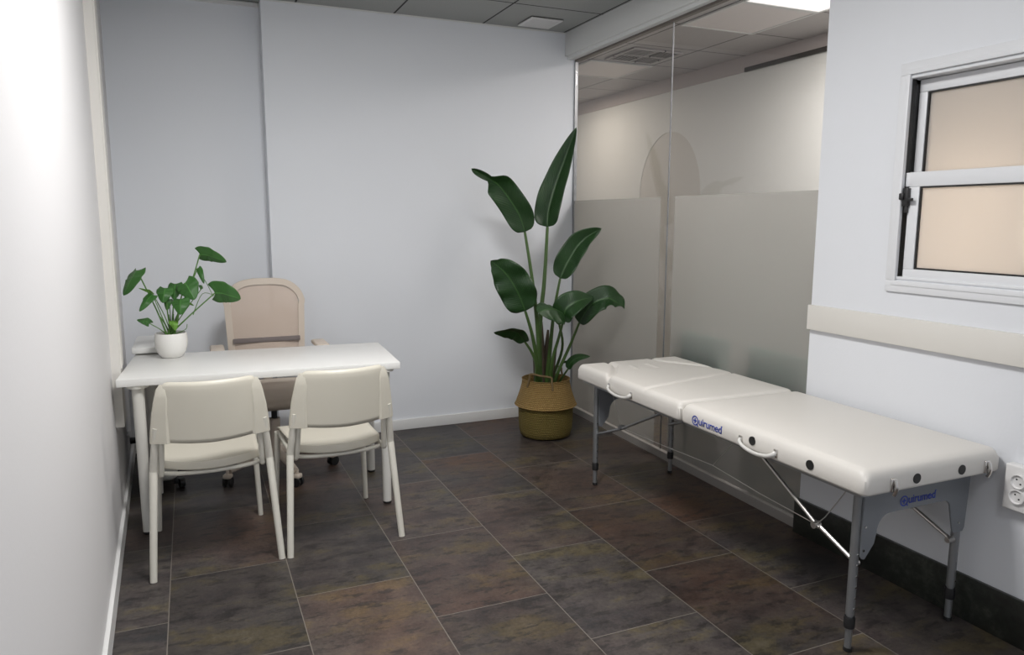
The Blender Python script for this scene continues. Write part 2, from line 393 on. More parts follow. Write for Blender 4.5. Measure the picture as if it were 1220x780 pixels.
tag(B().bb(4.105, 4.12, 3.3, 4.87, 2.575, 2.607).build('linear_diffuser', 'slot'), 'long dark slot under the pinkish band of the corridor wall', 'vent')
struct(B().bb(2.62, 4.4, 2.30, 2.36, 0, CZ).build('wall_partition', 'wall', smooth=False), 'wall between the corridor and the next room', 'wall')
struct(B().bb(4.0, 4.06, -1.6, 2.30, 0, CZ).build('wall_next_room', 'niche', smooth=False), 'beige wall of the room behind the sliding window', 'wall')
struct(B().bb(2.62, 4.06, .4, .46, 0, CZ).build('wall_next_room_side', 'niche', smooth=False), 'beige side wall of the room behind the sliding window', 'wall')

# skirtings and trims
def skew(y0, y1, t, z0, z1, off=0):
    return B().prism([(LX(y0)+off, y0), (LX(y1)+off, y1), (LX(y1)+off+t, y1), (LX(y0)+off+t, y0)], 'z', z0, z1, .003)
struct(skew(-1.6, YR, .014, 0, .088).build('baseboard_left', 'gloss_white'), 'white skirting along the left wall', 'baseboard')
struct(B().bb(.46, 2.54, YB-.014, YB, 0, .072, .003).build('baseboard_back', 'gloss_white'), 'white skirting along the back wall', 'baseboard')
struct(B().bb(LX(YR)+.014, .46, YR-.014, YR, 0, .072, .003).build('baseboard_recess', 'gloss_white'), 'white skirting in the wall recess', 'baseboard')
struct(B().bb(2.484, 2.5, -1.6, 2.47, 0, .165, .002).build('baseboard_right', 'marble'), 'tall dark green marble skirting under the right wall', 'baseboard')
b = B()
b.prism([(LX(3.715), 3.715), (LX(3.715)+.036, 3.715), (LX(3.9)+.036, 3.9), (LX(3.9), 3.9)], 'z', .48, CZ, .003)
b.prism([(LX(3.735)+.036, 3.735), (LX(3.735)+.042, 3.735), (LX(3.88)+.042, 3.88), (LX(3.88)+.036, 3.88)], 'z', .75, CZ, .001)
struct(b.build('trim_1', 'trunk'), 'off-white vertical trunking post on the left wall beside the desk', 'trim')
struct(B().bb(2.478, 2.5, -1.6, 2.455, .948, 1.056, .003).build('trim_2', 'rail'), 'cream horizontal rail along the right wall under the window', 'trim')
b = B(); b.bb(2.475, 2.60, 2.455, YB, 2.545, CZ, .002); b.bb(2.495, 2.585, 2.455, YB, 2.525, 2.545)
struct(b.build('trim_3', 'beam'), 'white beam above the glass partition', 'trim')
struct(B().bb(LX(YR), .458, YR-.02, YR, CZ-.02, CZ).build('trim_4', 'gloss_white'), 'white ceiling edge profile in the wall recess', 'trim')
struct(B().bb(.46, 2.475, YB-.008, YB, CZ-.008, CZ).build('trim_5', 'beam'), 'thin ceiling edge profile along the back wall', 'trim')

# glass partition
gp = thing('glass_partition', 'tall glass partition of two panes with frosted lower film, behind the massage table', 'glass wall')
gp['kind'] = 'structure'; gp.name = 'window_2'
def pane(y0, y1, t, z0, z1, off=0): return B().prism([(GX(y0)+off, y0), (GX(y1)+off, y1), (GX(y1)+off+t, y1), (GX(y0)+off+t, y0)], 'z', z0, z1)
pa = pane(3.627, 4.785, .008, .03, 2.53).build('glass_pane', 'glass', gp, smooth=False)
pane(3.69, 4.784, .0012, .055, 1.553, -.0014).build('frosted_film', 'film', pa, smooth=False)
pb = pane(2.40, 3.621, .008, .03, 2.53).build('glass_pane', 'glass', gp, smooth=False)
pane(2.405, 3.55, .0012, .055, 1.553, -.0014).build('frosted_film', 'film', pb, smooth=False)
pane(3.622, 3.626, .008, .05, 2.53).build('joint_seal', 'alu', gp, smooth=False)
pane(2.40, 4.785, .03, .0, .045, -.012).build('bottom_rail', 'rail_grey', gp, smooth=False)
pane(4.786, 4.80, .022, 0, 2.53, -.008).build('side_channel', 'alu', gp, smooth=False)
pane(2.40, 4.785, .03, 2.512, 2.53, -.012).build('top_channel', 'brown', gp, smooth=False)

# sliding window
wn = thing('window_1', 'white aluminium sliding window with two warm frosted panes, in the right wall', 'window'); wn['kind'] = 'structure'
def ring(y0, y1, z0, z1, wd, x0, x1, bev=.002):
    b = B(); b.bb(x0, x1, y0, y1, z0, z0+wd, bev); b.bb(x0, x1, y0, y1, z1-wd, z1, bev)
    b.bb(x0, x1, y0, y0+wd, z0+wd, z1-wd, bev); b.bb(x0, x1, y1-wd, y1, z0+wd, z1-wd, bev); return b
ring(.92, 2.078, 1.151, 2.003, .044, 2.490, 2.502).build('casing', 'alu_white', wn)
ring(.945, 2.053, 1.177, 1.977, .018, 2.487, 2.4915, .001).build('casing_bead', 'alu_white', wn)
ring(WY0, WY1, WZ0, WZ1, .010, 2.496, 2.60).build('window_frame', 'alu_white', wn)
B().bb(2.585, 2.60, 1.98, 2.045, WZ0, WZ1).bb(2.530, 2.585, 2.040, 2.045, WZ0, WZ1).build('jamb_track', 'alu_white', wn, smooth=False)
B().bb(2.500, 2.530, 2.0385, 2.0415, 1.21, 1.945).build('track_seal', 'gasket', wn, smooth=False)
MZ = 1.576
def sash(y0, y1, z0, z1, x, name, st, top, bot):
    b = B(); b.bb(x, x+.03, y0, y1, z0, z0+bot, .003); b.bb(x, x+.03, y0, y1, z1-top, z1, .003)
    b.bb(x, x+.03, y0, y0+st, z0+bot, z1-top, .003); b.bb(x, x+.03, y1-st, y1, z0+bot, z1-top, .003)
    s = b.build(name, 'alu_white', wn)
    ring(y0+st, y1-st, z0+bot, z1-top, .006, x+.004, x+.022, 0).build('gasket', 'gasket', s, smooth=False)
    B().bb(x+.012, x+.018, y0+st, y1-st, z0+bot, z1-top).build('pane', 'win_glass', s, smooth=False)
    return s
sash(.97, 2.036, 1.555, 1.943, 2.545, 'upper_sash', .034, .045, .040)
ls = sash(.97, 2.018, 1.205, 1.603, 2.506, 'lower_sash', .044, .054, .036)
B().bb(2.507, 2.535, 2.015, 2.037, 1.550, 1.602, .002).build('meeting_rail_end', 'alu_white', ls)
lt = B(); lt.bb(2.488, 2.507, 2.008, 2.030, 1.478, 1.545, .003); lt.bb(2.478, 2.490, 2.020, 2.038, 1.500, 1.526, .004); lt.bb(2.480, 2.494, 1.984, 2.010, 1.495, 1.507, .003); lt.bb(2.492, 2.505, 2.012, 2.022, 1.452, 1.482, .002)
lt.build('latch', 'black', wn)
B().bb(2.494, 2.502, 2.036, 2.046, 1.838, 1.854, .001).build('stop', 'black', wn)

# ------------------------------------------------------------------ ceiling things
def vent(x0, x1, y0, y1, label, nm, m_f, n, z=CZ):
    t = thing('ceiling_vent', label, 'vent', ((x0+x1)/2, (y0+y1)/2, z))
    hx, hy = (x1-x0)/2, (y1-y0)/2
    B().bb(-hx, hx, -hy, hy, -.006, 0).build('backing', 'slot', t, smooth=False)
    b = B(); f = .02
    b.bb(-hx, hx, -hy, -hy+f, -.012, -.002); b.bb(-hx, hx, hy-f, hy, -.012, -.002); b.bb(-hx, -hx+f, -hy+f, hy-f, -.012, -.002); b.bb(hx-f, hx, -hy+f, hy-f, -.012, -.002)
    for k in range(n):
        yy = -hy+f+(k+.5)*(2*hy-2*f)/n; b.bb(-hx+f, hx-f, yy-.006, yy+.006, -.011, -.003)
    b.build('grille', m_f, t); return t
vent(2.075, 2.30, 4.49, 4.71, 'small white square vent grille in the grey tile ceiling of the room', '', 'gloss_white', 9)
cv = thing('ceiling_vent', 'four-way vent grille in the corridor ceiling behind the clear glass', 'vent', (3.36, 5.18, CZ))
B().bb(-.21, .21, -.21, .21, -.006, 0).build('backing', 'slot', cv, smooth=False)
b = B()
for s in (-1, 1): b.bb(s*.21-.01, s*.21+.01, -.22, .22, -.014, -.004); b.bb(-.20, .20, s*.21-.01, s*.21+.01, -.014, -.004)
b.bb(-.008, .008, -.2, .2, -.013, -.004); b.bb(-.2, .2, -.008, .008, -.013, -.004)
for k in range(5):
    q = .034+k*.034
    b.bb(-.2, -.01, -q-.0035, -q+.0035, -.0078, -.0058); b.bb(.01, .2, q-.0035, q+.0035, -.0078, -.0058)
    b.bb(q-.0035, q+.0035, -.2, -.01, -.0078, -.0058); b.bb(-q-.0035, -q+.0035, .01, .2, -.0078, -.0058)
b.build('grille', 'ceiling2', cv)
def panel(x, y, m, label):
    t = thing('ceiling_light', label, 'light', (x, y, CZ))
    ring2 = B()
    for s in (-1, 1): ring2.bb(s*.29-.008, s*.29+.008, -.298, .298, -.012, -.001); ring2.bb(-.282, .282, s*.29-.008, s*.29+.008, -.012, -.001)
    ring2.build('frame', 'gloss_white', t); B().bb(-.282, .282, -.282, .282, -.008, -.001).build('diffuser', m, t, smooth=False)
panel(3.36, 3.98, 'lamp_off', 'unlit square light panel in the corridor ceiling, right beside the lit one')
panel(3.36, 3.38, 'lamp_on', 'bright lit square light panel in the corridor ceiling, top right')
panel(3.36, 5.78, 'lamp_off', 'unlit pale square light panel beyond the corridor vent')

# ------------------------------------------------------------------ desk
dk = thing('desk', 'white laminate desk with tapered round legs against the left wall', 'desk', (.2985, 3.532, 0), -.06)
B().bb(-.628, .618, 0, .625, .696, .730, .003).build('tabletop', 'desk', dk)
for x, y in ((-.55, .050), (.548, .050), (-.55, .545), (.548, .545)):
    l = B().tube([(x, y, .012), (x, y, .685)], [.021, .026], 20).build('leg', 'desk_leg', dk)
    B().lathe([(0, 0), (.019, 0), (.021, .004), (.021, .014), (0, .014)], (x, y, 0), 20).build('foot', 'black', l)
    B().lathe([(0, .683), (.045, .683), (.045, .697), (0, .697)], (x, y, 0), 24).build('mounting_plate', 'desk_leg', l)

# slim cabinet behind the desk
cb = thing('cabinet', 'slim white rolling cabinet on black castors, behind the desk in the corner', 'cabinet', (-.212, 4.40, 0))
B().bb(-.085, .082, -.198, .20, .035, .735, .030, 5).build('body', 'desk_leg', cb)
B().bb(-.09, .10, -.215, .215, .737, .768, .004).build('lid', 'desk', cb)
for z in (.30, .52, .64): B().bb(-.06, .06, -.201, -.196, z, z+.008).build('groove', 'rail', cb)
for x, y in ((-.06, -.16), (.06, -.16), (-.06, .16), (.06, .16)):
    B().disc((x*1.5+.012, y*1.28, .026), (1, .3, 0), .026, .026).box((x*1.3, y*1.15, .034), (.03, .03, .03), .003).build('castor', 'black', cb)

# ------------------------------------------------------------------ visitor chairs
def visitor_chair(label):
    t = thing('visitor_chair', label, 'chair', group=None)
    for s in (-1, 1):
        B().tube([(s*.246, 0, .0), (s*.222, .056, .405), (s*.220, .060, .435), (s*.213, .045, .50), (s*.200, .02, .62)], [.0135, .0155, .0155, .015, .014], 16, smooth=5).build('leg', 'tube', t)
        B().tube([(s*.223, .53, .0), (s*.205, .500, .415)], [.0115, .0145], 14).build('leg', 'tube', t)
        B().tube([(s*.195, .49, .407), (s*.197, .30, .405), (s*.196, .10, .405), (s*.192, .070, .425), (s*.188, .048, .50), (s*.183, .024, .60)], .0115, 12, smooth=5).build('side_rail', 'tube', t)
    B().tube([(-.196, .115, .404), (-.12, .087, .402), (0, .074, .402), (.12, .087, .402), (.196, .115, .404)], .009, 12, smooth=5).build('crossbar', 'tube', t)
    B().tube([(-.2, .46, .398), (.2, .46, .398)], .010, 12).build('crossbar', 'tube', t)
    # seat: one thin shell whose rear lip rolls down
    def seat(u, v):
        x = (u-.5)*2; wd = .186+.022*v
        y0 = .135-.072*(1-x*x); y1 = .515-.02*abs(x)**3
        if v < .12:
            q = 1-v/.12; yy = y0-.004*math.sin(q*PI/2); z = .446-.030*q
        else:
            q = (v-.12)/.88; yy = y0+(y1-y0)*q
            z = .446-.010*math.sin(PI*q)*(1-.4*x*x)-.018*max(0, (q-.85)/.15)**2
        return (x*wd, yy, z+.004*abs(x)**3)
    B().grid(seat, 20, 50).build('seat', 'shell', t, solid=.007, recalc=False, ang=50)
    # backrest: a thin panel that bulges backwards between two thick side sleeves
    def back(u, v):
        x = (u-.5)*2; h = v; rx = abs(x)
        z = .562+.242*h-.010*(1-rx**1.6)*(1-h)
        hw = .205-.020*h
        y = .034-.035*h-.062*(1-rx**2.0)
        if h > .86: y += .006*((h-.86)/.14)**2
        k = max(0, (rx-.80)/.20)*max(0, (h-.72)/.28); z -= .034*k*k; 
        return (x*(hw-.010*k*k), y, z)
    B().grid(back, 32, 14).build('backrest', 'shell', t, solid=.009, recalc=False, ang=60)
    for s in (-1, 1):
        b = B(); secs = []
        for cx_, cy_, z, wv, dv in ((.186, .026, .556, .039, .017), (.185, .022, .60, .037, .017), (.180, .012, .68, .032, .015), (.173, .000, .74, .027, .013), (.170, -.003, .775, .021, .010), (.166, -.006, .792, .014, .005)):
            a = -.42; ring_ = []
            for px_, py_ in ((-.8, -1), (.8, -1), (1, -.6), (1, .6), (.8, 1), (-.8, 1), (-1, .6), (-1, -.6)):
                dx, dy = wv*px_, dv*py_
                ring_.append(b.bm.verts.new((s*(cx_+dx*math.cos(a)-dy*math.sin(a)), cy_-(dx*math.sin(a)+dy*math.cos(a)), z)))
            secs.append(ring_)
        for i in range(len(secs)-1):
            for j in range(8): b.bm.faces.new((secs[i][j], secs[i][(j+1) % 8], secs[i+1][(j+1) % 8], secs[i+1][j]))
        b.bm.faces.new(secs[0][::-1]); b.bm.faces.new(secs[-1])
        b.build('side_sleeve', 'shell', t, ang=40)
    return t
c1 = visitor_chair('cream plastic visitor chair at the left end of the desk, nearer the wall')
c1.location = (.040, 3.10, 0); c1.rotation_euler.z = .035
c2 = copy_tree(c1); c2.location = (.565, 3.115, 0); c2.rotation_euler.z = .05
c2['label'] = 'cream plastic visitor chair in front of the middle of the desk, right of its twin'
for c in (c1, c2): c['group'] = 'cream visitor chairs in front of the desk'

# ------------------------------------------------------------------ office chair
oc = thing('office_chair', 'beige swivel office chair with a mesh backrest, behind the desk', 'office chair', (.385, 4.27, 0), .0)
for k in range(5):
    a = math.radians(-150+72*k+2); d = Vector((math.cos(a), math.sin(a), 0)); n = Vector((-d.y, d.x, 0))
    leg = B().tube([d*.03+Vector((0, 0, .115)), d*.16+Vector((0, 0, .105)), d*.30+Vector((0, 0, .082))], [.030, .024, .016], 14, smooth=4, squash=.8).build('leg', 'beige', oc)
    p = d*.315
    cst = B().box((p.x, p.y, .058), (.042, .046, .026), .010, 3, Matrix.Rotation(a+.6, 3, 'Z')).tube([(p.x, p.y, .05), (p.x, p.y, .09)], .008).build('castor', 'beige', leg)
    ax = Vector((math.cos(a+.6+PI/2), math.sin(a+.6+PI/2), 0))
    for s in (-1, 1): B().disc(p+ax*.016*s+Vector((0, 0, .027)), ax, .027, .012).build('wheel', 'black', leg)
B().lathe([(0, .085), (.045, .085), (.045, .13), (.030, .14), (.030, .31), (0, .31)]).build('column', 'beige', oc)
B().lathe([(0, .30), (.016, .30), (.016, .40), (0, .40)]).build('gas_lift', 'black', oc)
B().box((0, .02, .395), (.16, .24, .035), .012, 3).box((.0, -.06, .385), (.26, .07, .022), .008).build('mechanism', 'black', oc)
def st(u, v):
    a = (u-.5)*2; c = (v-.5)*2
    return (a*.245*(1-.06*abs(c)**4), -.02+c*.235*(1-.10*abs(a)**4), .465-.018*(a*a)**2-.028*max(0, -c-.5)**2*4)
B().grid(st, 20, 20).build('seat', 'beige', oc, solid=.055, recalc=False, ang=70)
B().box((0, -.02, .425), (.44, .42, .028), .013, 4).build('seat_pan', 'beige', oc)
def bx(a, z):      # back surface position
    return .235+.10*(z-.5) - .03*(1-a*a)
# outer frame: rounded closed loop
W0, W1, Z0, Z1, RC = .210, .230, .58, 1.076, .155
loop = []
def hw(z): return W0+(W1-W0)*(z-Z0)/(Z1-Z0)
for k in range(9): loop.append((hw(Z0+.03), Z0+(Z1-RC-Z0)*k/8))
for k in range(1, 12):
    a = k/12*PI/2; loop.append((hw(Z1)-RC+RC*math.cos(a), Z1-RC+RC*math.sin(a)))
half = [(x if i > 8 else hw(z), z) for i, (x, z) in enumerate(loop)]
full = half + [(0.06, Z1+.004), (-.06, Z1+.004)] + [(-x, z) for x, z in half[::-1]]
# profile the frame as a strip: outer outline and inner outline joined
b = B(); n = len(full); out_f = []; 
def P3(x, z, dy): a = x/.22; return (x, bx(a, z)+dy, z)
rings = []
for x, z in full:
    cxn, czn = 0, .80
    zc = min(z, Z1-RC); xc = math.copysign(max(0, min(abs(x), hw(Z1)-RC)), x); dv = Vector((x-xc, z-zc)); L_ = dv.length
    dv = dv*((L_-.036)/L_) if L_ > 1e-4 else dv; xi, zi = xc+dv.x, zc+dv.y
    rings.append([b.bm.verts.new(P3(x, z, -.012)), b.bm.verts.new(P3(x, z, .012)), b.bm.verts.new(P3(xi, zi, .012)), b.bm.verts.new(P3(xi, zi, -.012))])
for i in range(n-1):
    for j in range(4): b.bm.faces.new((rings[i][j], rings[i][(j+1) % 4], rings[i+1][(j+1) % 4], rings[i+1][j]))
b.bm.faces.new(rings[0]); b.bm.faces.new(rings[-1][::-1])
es = [e for e in b.bm.edges if len(e.link_faces) == 2 and e.calc_face_angle(0) > .9]
bmesh.ops.bevel(b.bm, geom=es, offset=.005, segments=2, affect='EDGES')
fr = b.build('backrest_frame', 'beige', oc)
def me(u, v):
    z = Z0+.02+(Z1-.028-Z0-.02)*v; x = (u-.5)*2
    k = hw(z)-.034
    if z > Z1-RC:
        q = (z-(Z1-RC))/(RC-.028); k = hw(z)-.034-(RC-.036)*(1-math.sqrt(max(0, 1-min(1, q)**2)))
    return P3(x*k, z, -.001)
B().grid(me, 16, 24).build('backrest_mesh', 'mesh', oc, recalc=False)
B().box((0, .224, .724), (.375, .010, .028), .004).build('lumbar_bar', 'dark_fabric', oc)
B().tube([(0, .10, .39), (0, .27, .40), (0, .29, .50), (0, .275, .64)], [.025, .028, .025, .02], 14, smooth=5).build('back_support', 'beige', oc)
for s in (-1, 1):
    am = B().tube([(s*.16, .03, .40), (s*.27, .03, .42), (s*.285, .05, .50), (s*.285, .06, .695)], [.018, .02, .02, .016], 12, smooth=4).build('armrest_post', 'beige', oc)
    B().box((s*.278, .055, .708), (.075, .22, .026), .011, 4).build('armrest_pad', 'beige', am)

# ------------------------------------------------------------------ leaves
def catmull(pts, n):
    pts = [Vector(p) for p in pts]; out = []
    m = len(pts)-1
    for k in range(n+1):
        f = k/n*m; i = min(int(f), m-1); u = f-i
        p0 = pts[max(i-1, 0)]; p1 = pts[i]; p2 = pts[i+1]; p3 = pts[min(i+2, m)]
        out.append(.5*((2*p1)+(-p0+p2)*u+(2*p0-5*p1+4*p2-p3)*u*u+(-p0+3*p1-3*p2+p3)*u**3))
    return out
def leaf(name, m, spine, width, side, fold=.25, prof=None, parent=None, wave=.0, nx=12, ny=30, heart=0, solid=.0008, curl=0):
    """spine: 3-D points base to tip; side: vector across the blade; fold: lift of the edges"""
    S = catmull(spine, ny); side = Vector(side).normalized()
    prof = prof or (lambda v: math.sin(PI*min(1, v**.75))**.8)
    ph = random.random()*6
    def fn(u, v):
        f = v*ny; i = min(int(f+1e-6), ny-1); p = S[i].lerp(S[i+1], f-i)
        T = (S[min(i+1, ny)]-S[max(i-1, 0)]).normalized()
        sd = (side-T*side.dot(T)).normalized(); nrm = sd.cross(T).normalized()
        a = (u-.5)*2; w_ = width/2*prof(v)
        ang = fold*(1+curl*v)
        q = p + sd*(a*w_*math.cos(ang)) + nrm*(abs(a)*w_*math.sin(ang) + math.sin(v*19+ph+a*2)*wave*abs(a)*w_)
        if heart: q = q - T*(abs(a)**1.5*heart*max(0, 1-v*3.0))
        return q
    return B().grid(fn, nx, ny).build(name, m, parent, solid=solid, recalc=False, ang=80)

LB = lambda v: (max(0, 1-(1-min(1, v/.28))**2)**.5)*(1 if v < .45 else max(.0, 1-((v-.45)/.55)**2.0))*.97+.02

# bird of paradise plant: origin on the floor under the basket centre
bp = thing('bird_of_paradise_plant', 'tall bird-of-paradise plant with large paddle leaves, standing in the woven basket', 'plant', (2.10, 4.33, 0))
# basket
bk = thing('woven_basket', 'round seagrass belly basket on the floor by the back corner, holding the tall plant', 'basket', (2.112, 4.315, 0))
up = [(.196, .205), (.207, .213), (.200, .225), (.185, .265), (.170, .310), (.160, .350), (.156, .378), (.160, .385), (.152, .387), (.150, .375), (.156, .34), (.176, .27), (.190, .222)]
lo = [(0, .004), (.150, .004), (.166, .012), (.176, .05), (.180, .11), (.181, .17), (.184, .212), (.176, .212), (.174, .16), (.172, .06), (0, .02)]
B().lathe(lo, n=72).build('lower_body', 'basket_low', bk, ang=50)
B().lathe(up + [up[0]], n=72).build('folded_rim', 'basket_up', bk, ang=50)
def rp(r, n_, z): return [(r*math.cos(a), r*math.sin(a), z_) for a, z_ in n_]
for a0, dz in ((math.radians(-128), 0), (math.radians(52), -.0)):
    pts = [(.163*math.cos(a0-.62), .163*math.sin(a0-.62), .345), (.160*math.cos(a0-.52), .160*math.sin(a0-.52), .40), (.158*math.cos(a0-.46), .158*math.sin(a0-.46), .435),
           (.150*math.cos(a0), .150*math.sin(a0), .428), (.150*math.cos(a0+.42), .150*math.sin(a0+.42), .418), (.156*math.cos(a0+.46), .156*math.sin(a0+.46), .39), (.166*math.cos(a0+.48), .166*math.sin(a0+.48), .335)]
    B().tube(pts, .0065, 8, smooth=5).build('handle', 'rope', bk)
B().lathe([(0, .30), (.06, .302), (.12, .30), (.160, .296)], (.012, -.015, 0), n=40).build('soil', 'soil', bp)

def R_(x, z, y): return Vector((x-2.10, y-4.33, z))          # world x, z, y -> local
# x,z read on the plane y = 4.15: rescale to the real depth of each leaf
def at(x, z, y):
    k = y/4.15; return R_(x*k, 1.43+(z-1.43)*k, y)
base = lambda dx, dy: Vector((dx, dy, .30))
cam_dir = Vector((-.45, -.89, 0))
# name: base offset, petiole mids, spine, width, side vector, fold
def stalk(pts, r0, r1):
    r0 *= 1.35; r1 *= 1.15; B().tube(pts, [r0+(r1-r0)*i/(len(pts)-1) for i in range(len(pts))], 10, smooth=6).build('petiole', 'stem_big', bp)
sideR = Vector((.91, -.41, 0))
# 1 tallest
a = at(2.033, 1.375, 4.32)
stalk([base(-.02, -.02), at(1.985, .72, 4.31), at(2.015, 1.05, 4.31), a], .014, .008)
leaf('leaf', 'leaf_big', [a, at(2.045, 1.50, 4.33), at(2.12, 1.72, 4.33), at(2.225, 1.98, 4.28)], .205, (.80, -.60, .0), .55, lambda v: LB(v)*(1-.15*v), bp, .10)
# 2 upper left, tip curled to the wall
a = at(1.880, 1.345, 4.28)
stalk([base(-.04, -.03), at(1.975, .70, 4.28), at(1.935, 1.03, 4.26), a], .013, .007)
leaf('leaf', 'leaf_big', [a, at(1.835, 1.46, 4.28), at(1.72, 1.61, 4.28), at(1.64, 1.665, 4.25), at(1.535, 1.715, 4.20)], .205, (.75, -.35, .60), .38, lambda v: (LB(v*.95)*(1-.2*v)) if v < .62 else (LB(.62*.95)*(1-.124)*(1-(v-.62)/.1)+.20*((v-.62)/.1) if v < .72 else .20*(1+.25*math.sin((v-.72)/.28*PI))*(1-((v-.72)/.28)**6)), bp, .10)
# 3 right middle
a = at(2.125, 1.055, 4.20)
stalk([base(.01, -.02), at(2.060, .62, 4.24), at(2.085, .85, 4.22), a], .012, .006)
leaf('leaf', 'leaf_big', [a, at(2.185, 1.17, 4.19), at(2.28, 1.29, 4.17), at(2.415, 1.365, 4.10)], .175, (.62, -.55, -.55), .55, LB, bp, .10)
# 4 left, broad
a = at(1.885, .86, 4.16)
stalk([base(-.05, -.04), at(1.965, .55, 4.22), at(1.930, .72, 4.18), a], .012, .007)
leaf('leaf', 'leaf_big', [a, at(1.83, .985, 4.15), at(1.75, 1.10, 4.15), at(1.655, 1.175, 4.15)], .225, (.72, -.25, .62), .15, lambda v: LB(v)*(1 if v < .9 else .8), bp, .12)
# 5 low middle, hanging towards the left, seen from beneath
a = at(2.155, .80, 4.05)
stalk([base(.03, -.06), at(2.075, .52, 4.17), at(2.120, .68, 4.10), a], .010, .006)
leaf('leaf', 'leaf_big', [a+Vector((0, 0, .03)), at(2.11, .855, 4.02), at(2.04, .865, 3.98), at(1.975, .845, 3.95)], .20, (.25, -.75, -.62), .35, LB, bp, .06)
leaf('leaf', 'leaf_big', [at(2.155, .78, 4.05), at(2.17, .86, 4.03), at(2.25, .905, 4.02), at(2.36, .925, 4.02)], .17, (.45, -.60, -.66), .35, LB, bp, .06)
# 6 right arching leaf
a = at(2.265, .765, 4.12)
stalk([base(.05, -.03), at(2.12, .46, 4.22), at(2.20, .62, 4.17), a], .010, .006)
leaf('leaf', 'leaf_big', [a, at(2.35, .875, 4.05), at(2.46, .915, 4.0), at(2.55, .880, 3.96), at(2.60, .84, 3.93)], .165, (.35, -.65, -.67), .30, LB, bp, .06)
# 7 lower left
a = at(1.885, .665, 4.18)
stalk([base(-.07, -.03), at(1.965, .50, 4.22), at(1.935, .59, 4.20), a], .010, .006)
leaf('leaf', 'leaf_big', [a, at(1.835, .725, 4.16), at(1.76, .742, 4.14), at(1.675, .738, 4.12)], .115, (.15, -.70, .70), .35, LB, bp, .06)
# 8 small, low right, near the table
a = at(2.190, .47, 4.20)
stalk([base(.08, -.01), at(2.15, .42, 4.26), a], .006, .005)
leaf('leaf', 'leaf_big', [a, at(2.215, .515, 4.18), at(2.27, .54, 4.15), at(2.35, .54, 4.10)], .06, (.30, -.60, -.72), .35, LB, bp, .04)
leaf('leaf', 'leaf_big', [at(2.13, .50, 4.22), at(2.17, .515, 4.21), at(2.22, .51, 4.2)], .03, (0, -.7, .7), .2, LB, bp, .0)
stalk([base(.04, .02), at(2.145, .60, 4.30), at(2.12, .78, 4.26), at(2.13, .82, 4.24)], .008, .005)
for dx, dy, h, tilt in ((-.015, -.015, .56, -.02), (.02, .015, .40, .02), (-.05, -.02, .26, -.03), (.035, -.035, .30, .04), (.0, .03, .45, 0)):
    B().tube([(dx, dy, .30), (dx+tilt*.3, dy, .30+h*.5), (dx+tilt, dy, .30+h)], [.027, .021, .007], 10, smooth=5).build('sheath', 'sheath', bp)

# ------------------------------------------------------------------ desk plant
mp_ = thing('potted_monstera', 'small monstera in a white round ceramic pot on the desk', 'plant', (-.113, 4.075, .7305))
B().lathe([(0, 0), (.046, 0), (.052, .004), (.068, .03), (.076, .06), (.078, .085), (.075, .115), (.0725, .124), (.069, .124), (.070, .11), (.072, .085), (.065, .05), (0, .045)], n=48).build('pot', 'ceramic', mp_)
B().lathe([(0, .113), (.03, .112), (.0702, .108)], n=32).build('soil', 'soil', mp_)
def stem(pts, r=.0028): B().tube(pts, [r*1.5]+[r]*(len(pts)-1), 8, smooth=5).build('stem', 'stem_pot', mp_)
HB = lambda v: (max(0, 1-(1-min(1, (v+.10)/.36))**2)**.5)*(1 if v < .30 else max(0, 1-((v-.30)/.70)**2.6)**.9)
root = [Vector((random.uniform(-.018, .018), random.uniform(-.02, .02), .108)) for _ in range(14)]
